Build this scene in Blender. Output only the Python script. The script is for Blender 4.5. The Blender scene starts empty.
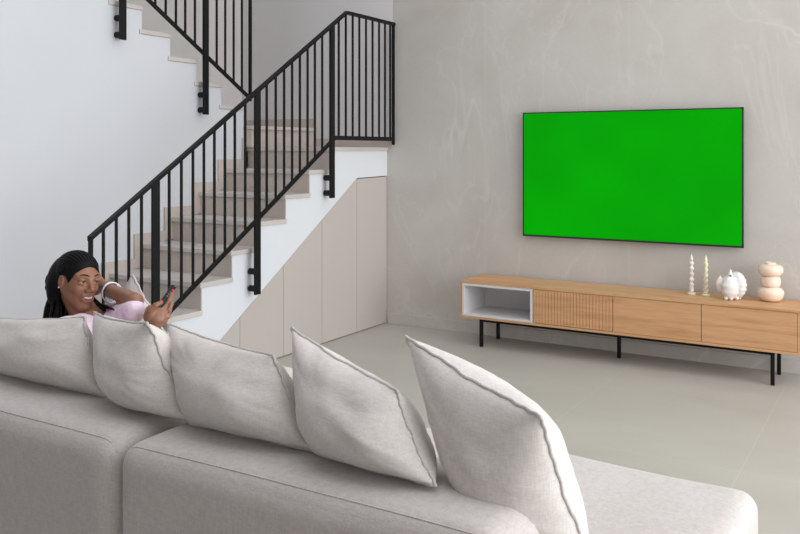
import bpy, bmesh, math, random
import numpy as np
from mathutils import Vector, Matrix, noise
random.seed(7)
S = bpy.context.scene
C = S.collection
R = math.radians

# ------------------------------------------------------------------ helpers
def link(o, parent=None):
    C.objects.link(o)
    if parent is not None:
        o.parent = parent
        o.matrix_parent_inverse = Matrix.Translation(-Vector(parent.location))
    return o

def tag(o, label, cat=None, group=None, kind=None):
    if label: o['label'] = label
    if cat: o['category'] = cat
    if group: o['group'] = group
    if kind: o['kind'] = kind
    return o

def empty(name, loc, label, cat, group=None):
    o = bpy.data.objects.new(name, None)
    o.empty_display_size = .1
    o.location = loc
    C.objects.link(o)
    return tag(o, label, cat, group)

def mesh_obj(name, verts, faces, m, parent=None, smooth=False):
    me = bpy.data.meshes.new(name)
    me.from_pydata([tuple(v) for v in verts], [], faces)
    me.update()
    if smooth:
        me.polygons.foreach_set('use_smooth', [True]*len(me.polygons))
    me.materials.append(m)
    o = bpy.data.objects.new(name, me)
    return link(o, parent)

def bm_obj(name, bm, m, parent=None, smooth=False):
    bmesh.ops.recalc_face_normals(bm, faces=bm.faces)
    me = bpy.data.meshes.new(name)
    bm.to_mesh(me); bm.free()
    if smooth:
        me.polygons.foreach_set('use_smooth', [True]*len(me.polygons))
    me.materials.append(m)
    o = bpy.data.objects.new(name, me)
    return link(o, parent)

def add_box(bm, x0, x1, y0, y1, z0, z1, bevel=0.0):
    vs = [bm.verts.new((x, y, z)) for x in (x0, x1) for y in (y0, y1) for z in (z0, z1)]
    fs = []
    for f in ((0,1,3,2),(4,6,7,5),(0,4,5,1),(2,3,7,6),(0,2,6,4),(1,5,7,3)):
        fs.append(bm.faces.new([vs[i] for i in f]))
    if bevel > 0:
        es = list({e for f in fs for e in f.edges})
        bmesh.ops.bevel(bm, geom=es, offset=bevel, segments=2, affect='EDGES', profile=.6)

def box(name, b, m, parent=None, bevel=0.0):
    bm = bmesh.new(); add_box(bm, *b, bevel=bevel)
    return bm_obj(name, bm, m, parent)

def prism_x(bm, pts, x0, x1):
    """polygon pts in (y,z) extruded from x0 to x1"""
    a = [bm.verts.new((x0, y, z)) for y, z in pts]
    b = [bm.verts.new((x1, y, z)) for y, z in pts]
    n = len(pts)
    bm.faces.new(a); bm.faces.new(b[::-1])
    for i in range(n):
        bm.faces.new([a[i], b[i], b[(i+1) % n], a[(i+1) % n]])

def prism_y(bm, pts, y0, y1):
    a = [bm.verts.new((x, y0, z)) for x, z in pts]
    b = [bm.verts.new((x, y1, z)) for x, z in pts]
    n = len(pts)
    bm.faces.new(a); bm.faces.new(b[::-1])
    for i in range(n):
        bm.faces.new([a[i], b[i], b[(i+1) % n], a[(i+1) % n]])

def tube_data(pts, rad, seg=8, closed=False, cap=True):
    pts = [Vector(p) for p in pts]
    n = len(pts)
    V, F = [], []
    up = Vector((0, 0, 1))
    prev = None
    for i, p in enumerate(pts):
        a = pts[(i-1) % n] if (closed or i > 0) else p
        b = pts[(i+1) % n] if (closed or i < n-1) else p
        t = (b-a).normalized()
        if prev is None:
            s = t.cross(up)
            if s.length < .1: s = t.cross(Vector((1, 0, 0)))
        else:
            s = prev - t*prev.dot(t)
        s.normalize(); prev = s
        w = t.cross(s)
        r = rad[i] if hasattr(rad, '__len__') else rad
        for k in range(seg):
            an = 2*math.pi*k/seg
            V.append(p + s*(math.cos(an)*r) + w*(math.sin(an)*r))
    m = n if closed else n-1
    for i in range(m):
        j = (i+1) % n
        for k in range(seg):
            l = (k+1) % seg
            F.append((i*seg+k, i*seg+l, j*seg+l, j*seg+k))
    if cap and not closed:
        F.append(tuple(range(seg))[::-1])
        F.append(tuple((n-1)*seg+k for k in range(seg)))
    return V, F

def tube(name, pts, rad, m, parent=None, seg=8, closed=False):
    V, F = tube_data(pts, rad, seg, closed)
    return mesh_obj(name, V, F, m, parent, True)

def lathe(name, prof, loc, m, parent=None, seg=48, twist=None):
    V, F = [], []
    for i, (r, z) in enumerate(prof):
        for k in range(seg):
            a = 2*math.pi*k/seg
            rr = r*(twist(a, z) if twist else 1)
            V.append((loc[0]+rr*math.cos(a), loc[1]+rr*math.sin(a), loc[2]+z))
    n = len(prof)
    for i in range(n-1):
        for k in range(seg):
            l = (k+1) % seg
            F.append((i*seg+k, i*seg+l, (i+1)*seg+l, (i+1)*seg+k))
    F.append(tuple(range(seg))[::-1]); F.append(tuple((n-1)*seg+k for k in range(seg)))
    return mesh_obj(name, V, F, m, parent, True)

def rbox(name, b, r, m, parent=None, n=26, puff=0.0, nz=0.0, seed=0):
    """soft rounded upholstery block"""
    x0, x1, y0, y1, z0, z1 = b
    c = Vector(((x0+x1)/2, (y0+y1)/2, (z0+z1)/2)); h = Vector(((x1-x0)/2, (y1-y0)/2, (z1-z0)/2))
    bm = bmesh.new()
    bmesh.ops.create_cube(bm, size=2)
    def cuts(L): return max(2, int(L/.035))
    bmesh.ops.subdivide_edges(bm, edges=bm.edges[:], cuts=n, use_grid_fill=True)
    for v in bm.verts:
        q = v.co.copy()
        # denser sampling close to the edges
        p = Vector([math.copysign(abs(math.sin(q[i]*math.pi/2))**.8, q[i])*h[i] for i in range(3)])
        inner = Vector([max(-h[i]+r, min(h[i]-r, p[i])) for i in range(3)])
        d = p-inner
        if d.length > 1e-9:
            d.normalize(); nrm = d.copy()
            p = inner + d*r
            u = [p[i]/h[i] for i in range(3)]
            bulge = puff*max(0, 1-abs(u[0]*u[1]))*max(0, 1-abs(u[2])**4 if abs(nrm.z) < .5 else (1-u[0]**6)*(1-u[1]**4))
            w = noise.noise(Vector((p.x*2.3+seed, p.y*3.1, p.z*3.3)))*nz
            p += nrm*(bulge+w)
        v.co = p+c
    return bm_obj(name, bm, m, parent, True)

# ------------------------------------------------------------------ materials
def mat(name):
    m = bpy.data.materials.new(name); m.use_nodes = True
    nt = m.node_tree
    b = nt.nodes['Principled BSDF']
    return m, nt, b
def N(nt, t, **kw):
    n = nt.nodes.new(t)
    for k, v in kw.items():
        if k in n.inputs: n.inputs[k].default_value = v
        else: setattr(n, k, v)
    return n
def coords(nt, scale=(1, 1, 1), rot=(0, 0, 0), loc=(0, 0, 0)):
    t = N(nt, 'ShaderNodeTexCoord')
    mp = N(nt, 'ShaderNodeMapping')
    mp.inputs['Scale'].default_value = scale
    mp.inputs['Rotation'].default_value = rot
    mp.inputs['Location'].default_value = loc
    nt.links.new(t.outputs['Object'], mp.inputs['Vector'])
    return mp.outputs['Vector']
def ramp(nt, fac, stops):
    r = N(nt, 'ShaderNodeValToRGB')
    e = r.color_ramp.elements
    while len(e) < len(stops): e.new(.5)
    for el, (p, c) in zip(e, stops):
        el.position = p; el.color = (*c, 1) if len(c) == 3 else c
    nt.links.new(fac, r.inputs['Fac'])
    return r.outputs['Color']
def mixc(nt, fac, a, b, mode='MIX'):
    x = N(nt, 'ShaderNodeMix'); x.data_type = 'RGBA'; x.blend_type = mode
    for sock, v in ((x.inputs['Factor'], fac), (x.inputs[6], a), (x.inputs[7], b)):
        if isinstance(v, (int, float)): sock.default_value = v
        elif isinstance(v, (tuple, list)): sock.default_value = (*v, 1)
        else: nt.links.new(v, sock)
    return x.outputs[2]
def bump(nt, b, h, strength=.2, dist=.01):
    n = N(nt, 'ShaderNodeBump', Strength=strength, Distance=dist)
    nt.links.new(h, n.inputs['Height']); nt.links.new(n.outputs['Normal'], b.inputs['Normal'])
def srgb(r, g, b):
    f = lambda c: (c/255/12.92) if c/255 <= .04045 else ((c/255+.055)/1.055)**2.4
    return (f(r), f(g), f(b))

def simple(name, col, rough=.5, metal=0, var=.04, scale=6, bs=.05, spec=None):
    m, nt, b = mat(name)
    nz = N(nt, 'ShaderNodeTexNoise', Scale=scale, Detail=4)
    nt.links.new(coords(nt), nz.inputs['Vector'])
    c = ramp(nt, nz.outputs['Fac'], [(.3, tuple(v*(1-var) for v in col)), (.7, tuple(min(1, v*(1+var)) for v in col))])
    nt.links.new(c, b.inputs['Base Color'])
    b.inputs['Roughness'].default_value = rough
    b.inputs['Metallic'].default_value = metal
    if spec is not None: b.inputs['Specular IOR Level'].default_value = spec
    if bs: bump(nt, b, nz.outputs['Fac'], bs, .003)
    return m

M_white = simple('white_paint', (.60, .613, .64), .6, var=.012, scale=2, bs=.02)
M_stringer = simple('stringer_paint', (.70, .715, .75), .55, var=.01, scale=2, bs=.02)
M_greywall = simple('stairwell_paint', (.68, .665, .67), .65, var=.02, scale=2, bs=.02)
M_farwall = simple('far_wall_paint', (.62, .59, .57), .65, var=.02, scale=2, bs=.02)
M_panel = simple('beige_lacquer', (.50, .45, .415), .45, var=.012, scale=2, bs=.0)
M_dark = simple('dark_gap', (.10, .09, .08), .8)
M_black = simple('black_steel', (.005, .005, .006), .45, .0, var=.2, scale=30, bs=.05, spec=.2)
M_blackplastic = simple('black_plastic', (.012, .012, .014), .3, bs=0)
M_bracket = M_black
M_ceramic = simple('white_ceramic', (.75, .73, .71), .4, var=.03, scale=25, bs=.15)
M_shellrim = simple('shell_inner', (.55, .43, .38), .4, var=.2, scale=30)
M_peach = simple('peach_glaze', (.83, .66, .52), .22, var=.05, scale=10, bs=.02)
M_skin = simple('brown_skin', (.265, .118, .068), .42, var=.10, scale=25, bs=.06)
M_lips = simple('lips', (.27, .085, .07), .35, bs=0)
M_teeth = simple('teeth', (.85, .83, .78), .3, bs=0)
M_eyewhite = simple('eye_white', (.48, .45, .42), .3, bs=0)
M_iris = simple('dark_iris', (.02, .01, .006), .15, bs=0)
M_nail = simple('red_nail', (.75, .02, .04), .25, bs=0)
M_silver = simple('silver', (.62, .62, .66), .25, .9, bs=0)
M_trouser = simple('beige_trousers', (.55, .51, .47), .9)
M_plate = simple('wall_white_plastic', (.8, .8, .8), .4, bs=0)

def hair_mat():
    m, nt, b = mat('black_braided_hair')
    w = N(nt, 'ShaderNodeTexNoise', Scale=160, Detail=3)
    nt.links.new(coords(nt), w.inputs['Vector'])
    nt.links.new(ramp(nt, w.outputs['Fac'], [(.35, (.0025, .0025, .003)), (.75, (.008, .007, .008))]), b.inputs['Base Color'])
    b.inputs['Roughness'].default_value = .5
    b.inputs['Specular IOR Level'].default_value = .12
    bump(nt, b, w.outputs['Fac'], .5, .003)
    return m
M_hair = hair_mat()

def shirt_mat():
    m, nt, b = mat('pink_cotton')
    w = N(nt, 'ShaderNodeTexNoise', Scale=18, Detail=3)
    nt.links.new(coords(nt), w.inputs['Vector'])
    nt.links.new(ramp(nt, w.outputs['Fac'], [(.3, (.76, .58, .71)), (.7, (.84, .68, .79))]), b.inputs['Base Color'])
    b.inputs['Roughness'].default_value = .85
    bump(nt, b, w.outputs['Fac'], .8, .015)
    return m
M_shirt = shirt_mat()

def fabric(name, base, sc=1.0, contrast=.10):
    m, nt, b = mat(name)
    v = coords(nt)
    clouds = N(nt, 'ShaderNodeTexNoise', Scale=7*sc, Detail=5, Roughness=.6)
    nt.links.new(v, clouds.inputs['Vector'])
    streak = N(nt, 'ShaderNodeTexNoise', Scale=1, Detail=2)
    nt.links.new(coords(nt, (60, 60, 260)), streak.inputs['Vector'])
    streak2 = N(nt, 'ShaderNodeTexNoise', Scale=1, Detail=2)
    nt.links.new(coords(nt, (260, 260, 50)), streak2.inputs['Vector'])
    s = N(nt, 'ShaderNodeMath', operation='ADD')
    nt.links.new(streak.outputs['Fac'], s.inputs[0]); nt.links.new(streak2.outputs['Fac'], s.inputs[1])
    hf = N(nt, 'ShaderNodeMath', operation='MULTIPLY'); hf.inputs[1].default_value = .5
    nt.links.new(s.outputs[0], hf.inputs[0])
    c1 = ramp(nt, hf.outputs[0], [(.35, tuple(x*(1-contrast) for x in base)), (.65, tuple(x*(1+contrast) for x in base))])
    c2 = ramp(nt, clouds.outputs['Fac'], [(.3, (.94, .935, .93)), (.7, (1, 1, 1))])
    nt.links.new(mixc(nt, 1.0, c1, c2, 'MULTIPLY'), b.inputs['Base Color'])
    b.inputs['Roughness'].default_value = .95
    b.inputs['Specular IOR Level'].default_value = .15
    b.inputs['Sheen Weight'].default_value = .25
    b.inputs['Sheen Roughness'].default_value = .5
    h = N(nt, 'ShaderNodeMath', operation='MULTIPLY_ADD'); h.inputs[1].default_value = .35
    nt.links.new(hf.outputs[0], h.inputs[0]); nt.links.new(clouds.outputs['Fac'], h.inputs[2])
    bump(nt, b, h.outputs[0], .35, .006)
    return m
M_sofa = fabric('sofa_linen', (.55, .505, .48))
M_cushion = fabric('cushion_linen', (.65, .605, .57), 1.3, .08)
M_piping = fabric('cushion_edge_linen', (.56, .525, .50), 1.3, .12)

def wood(name, base, dark):
    m, nt, b = mat(name)
    n1 = N(nt, 'ShaderNodeTexNoise', Scale=1, Detail=6, Roughness=.65, Distortion=.6)
    nt.links.new(coords(nt, (1.6, 9, 26)), n1.inputs['Vector'])
    n2 = N(nt, 'ShaderNodeTexNoise', Scale=1, Detail=3)
    nt.links.new(coords(nt, (8, 90, 260)), n2.inputs['Vector'])
    c = ramp(nt, n1.outputs['Fac'], [(.30, dark), (.5, base), (.72, tuple(min(1, x*1.12) for x in base))])
    c2 = ramp(nt, n2.outputs['Fac'], [(.35, (.88, .86, .84)), (.6, (1, 1, 1))])
    nt.links.new(mixc(nt, .8, c, c2, 'MULTIPLY'), b.inputs['Base Color'])
    b.inputs['Roughness'].default_value = .5
    bump(nt, b, n2.outputs['Fac'], .12, .002)
    return m
M_oak = wood('oak_veneer', (.60, .335, .165), (.49, .25, .11))

def stair_stone(name, base):
    m, nt, b = mat(name)
    n1 = N(nt, 'ShaderNodeTexNoise', Scale=3.2, Detail=7, Roughness=.6)
    nt.links.new(coords(nt), n1.inputs['Vector'])
    nt.links.new(ramp(nt, n1.outputs['Fac'], [(.3, tuple(x*.90 for x in base)), (.7, tuple(x*1.08 for x in base))]), b.inputs['Base Color'])
    b.inputs['Roughness'].default_value = .5
    return m
M_tread = stair_stone('stair_limestone', (.56, .515, .485))
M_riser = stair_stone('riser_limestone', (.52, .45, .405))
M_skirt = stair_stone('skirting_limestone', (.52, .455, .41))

def line_mask(nt, sep_out, period, offset, width):
    """1 on thin lines every `period` along one axis"""
    a = N(nt, 'ShaderNodeMath', operation='SUBTRACT'); a.inputs[1].default_value = offset
    nt.links.new(sep_out, a.inputs[0])
    p = N(nt, 'ShaderNodeMath', operation='PINGPONG'); p.inputs[1].default_value = period/2
    nt.links.new(a.outputs[0], p.inputs[0])
    l = N(nt, 'ShaderNodeMath', operation='LESS_THAN'); l.inputs[1].default_value = width
    nt.links.new(p.outputs[0], l.inputs[0])
    return l.outputs[0]

def wall_stone():
    m, nt, b = mat('veined_stone_cladding')
    v = coords(nt)
    sep = N(nt, 'ShaderNodeSeparateXYZ'); nt.links.new(v, sep.inputs[0])
    # clouds
    n1 = N(nt, 'ShaderNodeTexNoise', Scale=1.3, Detail=8, Roughness=.62, Distortion=.5)
    nt.links.new(v, n1.inputs['Vector'])
    base = ramp(nt, n1.outputs['Fac'], [(.28, (.49, .462, .422)), (.5, (.54, .515, .478)), (.75, (.585, .562, .527))])
    fine = N(nt, 'ShaderNodeTexNoise', Scale=34, Detail=6, Roughness=.7)
    nt.links.new(v, fine.inputs['Vector'])
    base = mixc(nt, .6, base, ramp(nt, fine.outputs['Fac'], [(.35, (.95, .945, .94)), (.65, (1, 1, 1))]), 'MULTIPLY')
    # thin pale veins : ridge of a stretched, distorted noise
    def vein(scale, rot, seed, w, dist):
        t = N(nt, 'ShaderNodeTexNoise', Scale=1, Detail=7, Roughness=.52, Distortion=dist)
        nt.links.new(coords(nt, scale, rot, seed), t.inputs['Vector'])
        s = N(nt, 'ShaderNodeMath', operation='SUBTRACT'); s.inputs[1].default_value = .5
        nt.links.new(t.outputs['Fac'], s.inputs[0])
        ab = N(nt, 'ShaderNodeMath', operation='ABSOLUTE'); nt.links.new(s.outputs[0], ab.inputs[0])
        return ramp(nt, ab.outputs[0], [(0, (1, 1, 1)), (w, (0, 0, 0))])
    v1 = vein((.9, 1, .45), (0, R(28), 0), (3.1, 0, 1.7), .010, .6)
    v2 = vein((1.3, 1, .6), (0, R(-35), 0), (7.7, 0, 4.2), .007, .9)
    fade = N(nt, 'ShaderNodeTexNoise', Scale=1.1, Detail=2)
    nt.links.new(coords(nt, (1, 1, 1), (0, 0, 0), (5, 2, 9)), fade.inputs['Vector'])
    fd = ramp(nt, fade.outputs['Fac'], [(.42, (0, 0, 0)), (.62, (1, 1, 1))])
    f1 = mixc(nt, 1, v1, fd, 'MULTIPLY')
    both = mixc(nt, 1, f1, mixc(nt, .5, (0, 0, 0), v2), 'LIGHTEN')
    sc = N(nt, 'ShaderNodeMath', operation='MULTIPLY'); sc.inputs[1].default_value = .42
    nt.links.new(both, sc.inputs[0])
    col = mixc(nt, sc.outputs[0], base, (.70, .675, .635))
    seam = line_mask(nt, sep.outputs['X'], 1.097, -1.664, .0028)
    sm = N(nt, 'ShaderNodeMath', operation='MULTIPLY'); sm.inputs[1].default_value = .5
    nt.links.new(seam, sm.inputs[0])
    col = mixc(nt, sm.outputs[0], col, (.60, .56, .52))
    nt.links.new(col, b.inputs['Base Color'])
    b.inputs['Roughness'].default_value = .55
    bump(nt, b, fine.outputs['Fac'], .12, .004)
    return m
M_stone = wall_stone()

def floor_mat():
    m, nt, b = mat('large_format_floor_tile')
    v = coords(nt)
    sep = N(nt, 'ShaderNodeSeparateXYZ'); nt.links.new(v, sep.inputs[0])
    n1 = N(nt, 'ShaderNodeTexNoise', Scale=1.5, Detail=7, Roughness=.6, Distortion=.4)
    nt.links.new(coords(nt, (.7, 1.6, 1)), n1.inputs['Vector'])
    base = ramp(nt, n1.outputs['Fac'], [(.3, (.415, .39, .345)), (.7, (.465, .44, .395))])
    gx = line_mask(nt, sep.outputs['X'], .937, -.632, .002)
    gy = line_mask(nt, sep.outputs['Y'], 1.01, 3.912, .002)
    mx = N(nt, 'ShaderNodeMath', operation='MAXIMUM')
    nt.links.new(gx, mx.inputs[0]); nt.links.new(gy, mx.inputs[1])
    fr = N(nt, 'ShaderNodeMath', operation='MULTIPLY'); fr.inputs[1].default_value = .42
    nt.links.new(mx.outputs[0], fr.inputs[0])
    nt.links.new(mixc(nt, fr.outputs[0], base, (.56, .535, .49)), b.inputs['Base Color'])
    rr = ramp(nt, n1.outputs['Fac'], [(.3, (.38, .38, .38)), (.7, (.48, .48, .48))])
    nt.links.new(rr, b.inputs['Roughness'])
    b.inputs['Specular IOR Level'].default_value = .4
    return m
M_floor = floor_mat()

def screen_mat():
    m, nt, b = mat('lit_green_screen')
    # the panel's green varies softly at random
    n1 = N(nt, 'ShaderNodeTexNoise', Scale=1.6, Detail=1)
    nt.links.new(coords(nt), n1.inputs['Vector'])
    c = ramp(nt, n1.outputs['Fac'], [(.3, (.0, .335, .0)), (.7, (.0, .44, .0))])
    b.inputs['Base Color'].default_value = (.002, .004, .002, 1)
    b.inputs['Roughness'].default_value = .25
    nt.links.new(c, b.inputs['Emission Color'])
    b.inputs['Emission Strength'].default_value = .95
    b.inputs['Specular IOR Level'].default_value = .04
    return m
M_screen = screen_mat()

def emit(name, col, s):
    m, nt, b = mat(name)
    b.inputs['Base Color'].default_value = (*col, 1)
    b.inputs['Emission Color'].default_value = (*col, 1)
    b.inputs['Emission Strength'].default_value = s
    return m

def candle_mat(name, a, c2):
    m, nt, b = mat(name)
    n1 = N(nt, 'ShaderNodeTexNoise', Scale=40, Detail=2)
    nt.links.new(coords(nt), n1.inputs['Vector'])
    nt.links.new(ramp(nt, n1.outputs['Fac'], [(.35, a), (.65, c2)]), b.inputs['Base Color'])
    b.inputs['Roughness'].default_value = .4
    b.inputs['Subsurface Weight'].default_value = .1
    b.inputs['Subsurface Scale'].default_value = .01
    return m

# ------------------------------------------------------------------ setting
WY = 5.82      # stone wall plane
SX = -3.64     # outer face of the stair
LX = -4.45     # face of the tall white wall under the upper flight
def struct(o): o['kind'] = 'structure'; return o

struct(box('floor', (-6.2, 3.0, -3.0, 6.1, -.12, 0), M_floor))
bm = bmesh.new()
prism_y(bm, [(SX, 0), (3.0, 0), (3.0, 3.9), (-3.585, 3.9), (-3.585, 1.42), (SX, 1.42)], WY, WY+.16)
struct(bm_obj('wall_back', bm, M_stone))
struct(box('baseboard_back', (SX+.012, 3.0, WY-.012, WY-.0005, .0005, .088), M_stone, bevel=.002))
bm = bmesh.new()
prism_y(bm, [(-6.2, 0), (SX-.001, 0), (SX-.001, 1.421), (-3.586, 1.421), (-3.586, 3.9), (-6.2, 3.9)], WY+.001, WY+.16)
struct(bm_obj('wall_stairwell', bm, M_greywall))
struct(box('wall_far', (-5.35, -5.2, -3.0, WY, 0, 3.9), M_farwall))
struct(box('ceiling_light_block', (-5.2, -3.586, -.5, WY, 3.75, 3.87), M_white))  # unseen slab added to block top light and darken the stairwell
struct(box('trim_1', (-5.199, -4.37, WY-.012, WY, 1.597, 1.677), M_skirt))
struct(box('trim_2', (-4.368, -3.59, WY-.012, WY, 1.43, 1.505), M_skirt))

struct(box('wall_front_light_block', (-6.2, 3.0, -3.0, -2.85, 0, 3.9), M_greywall))  # unseen wall added behind the camera to shade the sofa back
struct(box('ceiling_light_block', (-4.3, 3.0, -2.85, 1.0, 2.75, 2.9), M_white))  # unseen, added over the camera side to cut sky light on the sofa back
# tall white wall that carries the upper flight (stepped along its top)
UZ = [1.59+.1585*(j+1) for j in range(14)]
UY = [5.01-.256*j for j in range(14)]
pts = [(5.0, 0), (5.0, UZ[0]-.031)]
for j in range(13):
    pts.append((UY[j+1]-.006, UZ[j]-.031)); pts.append((UY[j+1]-.006, UZ[j+1]-.031))
pts += [(-3.0, UZ[13]-.031), (-3.0, 0)]
bm = bmesh.new(); prism_x(bm, pts, -4.57, LX)
struct(bm_obj('wall_left', bm, M_white))

# ------------------------------------------------------------------ lower staircase
st = empty('staircase', (-4.03, 4.0, 0), 'lower stone staircase with white stringer rising towards the television wall', 'staircase')
LZ = [1.43-.1645*k for k in range(9)]        # landing, then the treads downwards
LY = [5.03-.2665*k for k in range(9)]
pts = [(LY[8]+.02, 0.001)]
for k in range(8, -1, -1):
    pts.append((LY[k]+.02, LZ[k]-.03))
    if k > 0: pts.append((LY[k-1]+.02, LZ[k]-.03))
pts += [(WY-.001, LZ[0]-.03), (WY-.001, 1.199), (5.384, 1.192), (3.513, .001)]
bm = bmesh.new(); prism_x(bm, pts, SX-.10, SX)
bm_obj('stringer', bm, M_stringer, st)
for k in range(1, 9):
    box('tread', (LX+.002, SX+.010, LY[k], LY[k-1]+.02, LZ[k]-.03, LZ[k]), M_tread, st, .004)
    box('riser', (LX+.002, SX-.004, LY[k]+.017, LY[k]+.035, (LZ[k+1] if k < 8 else .001), LZ[k]-.03), M_riser, st)
box('riser', (LX+.002, SX-.004, LY[0]+.017, LY[0]+.035, LZ[1], LZ[0]-.03), M_riser, st)
# the landing and the raised half of the landing
box('landing', (-5.198, SX+.010, LY[0], WY-.001, LZ[0]-.03, LZ[0]), M_tread, st, .004)
box('riser', (-4.385, -4.37, 5.012, WY-.014, LZ[0], 1.567), M_riser, st)
box('riser', (-5.19, -4.37, 5.001, 5.011, LZ[0]-.001, 1.566), M_riser, st)
box('landing', (-5.198, -4.35, 4.995, WY-.013, 1.568, 1.597), M_tread, st, .004)
# stepped skirting against the tall wall
bm = bmesh.new()
for k in range(1, 9):
    z0 = LZ[k]; y0 = LY[k]-.055
    add_box(bm, LX+.001, LX+.014, y0, LY[k-1]-.0552, z0-.155 if k < 8 else .001, z0+.07)
add_box(bm, LX+.001, LX+.014, LY[0]-.0548, 4.999, 1.25, 1.50)
bm_obj('skirting', bm, M_skirt, st)
# soffit: closes the underside of the flight
bm = bmesh.new()
prism_x(bm, [(3.53, .002), (5.39, 1.185), (WY-.002, 1.19), (WY-.002, 1.16), (5.40, 1.155), (3.56, .002)], LX+.002, SX-.101)
bm_obj('soffit', bm, M_white, st)

# upper flight
su = empty('staircase', (-4.85, 3.6, 1.6), 'upper stone stair flight climbing left above the tall white wall', 'staircase')
for j in range(13):
    box('tread', (-5.198, LX+.010, UY[j+1]-.03, UY[j]-.002, UZ[j]-.03, UZ[j]), M_tread, su, .004)
    box('riser', (-5.198, LX-.01, UY[j]-.012, UY[j], UZ[j]-.159, UZ[j]-.031), M_riser, su)
bm = bmesh.new()
for j in range(13):
    add_box(bm, -5.199, -5.185, UY[j+1]-.03, UY[j]+.05, UZ[j], UZ[j]+.075)
bm_obj('skirting', bm, M_skirt, su)

# ------------------------------------------------------------------ cupboards below the stair
cb = empty('understair_cabinet', (SX, 4.8, 0), 'beige built-in cupboard with flush doors under the lower stairs', 'cabinet')
def diag(y): return 1.192-(5.384-y)*.6365
edges = [3.60, 4.06, 4.495, 4.935, 5.384, WY]
for i in range(5):
    a, b_ = edges[i]+.0018, edges[i+1]-.0018
    if i == 4: b_ = WY-.004
    za = diag(a)-.006 if a < 5.384 else 1.188
    zb = diag(b_)-.006 if b_ < 5.384 else 1.190
    if i == 4: za, zb = 1.185, 1.191
    bm = bmesh.new(); prism_x(bm, [(a, .006), (b_, .006), (b_, zb), (a, za)], SX-.022, SX-.004)
    bm_obj('door', bm, M_panel, cb)
bm = bmesh.new(); prism_x(bm, [(3.56, .001), (WY-.003, .001), (WY-.003, 1.196), (5.384, 1.188), (3.56, .024)], SX-.03, SX-.0225)
bm_obj('carcass', bm, M_dark, cb)

# ------------------------------------------------------------------ railings
def bar_yz(name, x, w, pts, h, m, parent):
    """flat bar in a plane of constant x following (y,z) points (top edge), thickness h downwards"""
    bm = bmesh.new()
    top = pts; bot = [(y, z-h) for y, z in pts][::-1]
    prism_x(bm, top+bot, x-w/2, x+w/2)
    return bm_obj(name, bm, m, parent)

def make_railing(x, label, name, hand, bottom, balu, posts, loc, ends):
    t = empty(name, loc, label, 'railing')
    bar_yz('handrail', x, .032, hand, .023, M_black, t)
    bar_yz('bottom_rail', x, .014, bottom, .032, M_black, t)
    def zat(pts, y):
        p = sorted(pts)
        for (a, za), (b, zb) in zip(p, p[1:]):
            if a-1e-6 <= y <= b+1e-6: return za+(zb-za)*(y-a)/(b-a)
        return p[-1][1] if y > p[-1][0] else p[0][1]
    for y in balu:
        box('baluster', (x-.006, x+.006, y-.0062, y+.0062, zat(bottom, y)-.02, zat(hand, y)-.015), M_black, t)
    for y, zb in posts:
        p = box('post', (x-.009, x+.009, y-.025, y+.025, zb, zat(hand, y)-.012), M_black, t, .002)
        for dz in (.035, .145):
            bm = bmesh.new()
            bmesh.ops.create_cone(bm, cap_ends=True, segments=16, radius1=.021, radius2=.021, depth=.052,
                matrix=Matrix.Translation((x-.035, y, zb+dz)) @ Matrix.Rotation(R(90), 4, 'Y'))
            o = bm_obj('bracket', bm, M_black, p)
    for y, z0, w in ends:
        box('end_bar', (x-.009, x+.009, y-w, y+w, z0, zat(hand, y)-.01), M_black, t)
    return t
RX = SX+.071
hand = [(2.85, .965), (5.135, 2.437), (WY-.012, 2.437)]
bot = [(2.85, .170), (4.992, 1.512), (WY-.012, 1.512)]
balu = [2.937, 3.02, 3.103, 3.19, 3.39, 3.483, 3.574, 3.663, 3.751, 3.842, 3.93, 4.025, 4.232, 4.323, 4.41, 4.495,
        4.580, 4.666, 4.75, 4.836, 5.039, 5.129, 5.219, 5.308, 5.4, 5.492, 5.586, 5.674, 5.752]
make_railing(RX, 'black steel railing of the lower stairs and landing', 'stair_railing', hand, bot, balu,
    [(3.29, .03), (4.140, .482), (4.955, 1.06)], (RX, 2.86, .1), [(2.858, .12, .009), (WY-.02, 1.45, .009)])
RX2 = LX+.062
s = -.5955
hand2 = [(2.4, 1.833-(5.0-2.4)*s*1+.95), (5.016, 2.79)]
hand2 = [(2.4, 2.79+(5.016-2.4)*.5955), (5.016, 2.79)]
bot2 = [(2.4, 1.818+(5.016-2.4)*.5955), (5.016, 1.818)]
balu2 = []
y = 4.911
for y in (4.911, 4.819, 4.727, 4.636, 4.414, 4.319, 4.231, 4.136, 4.042, 3.95, 3.86, 3.66, 3.57, 3.48, 3.39, 3.30, 3.2, 2.9, 2.8, 2.7, 2.6, 2.5): balu2.append(y)
make_railing(RX2, 'black steel railing of the upper stair flight above the tall white wall', 'stair_railing', hand2, bot2, balu2,
    [(4.522, 1.665), (3.765, 2.125), (3.05, 2.55)], (RX2, 5.0, 1.8), [(5.006, 1.80, .011)])

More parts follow.
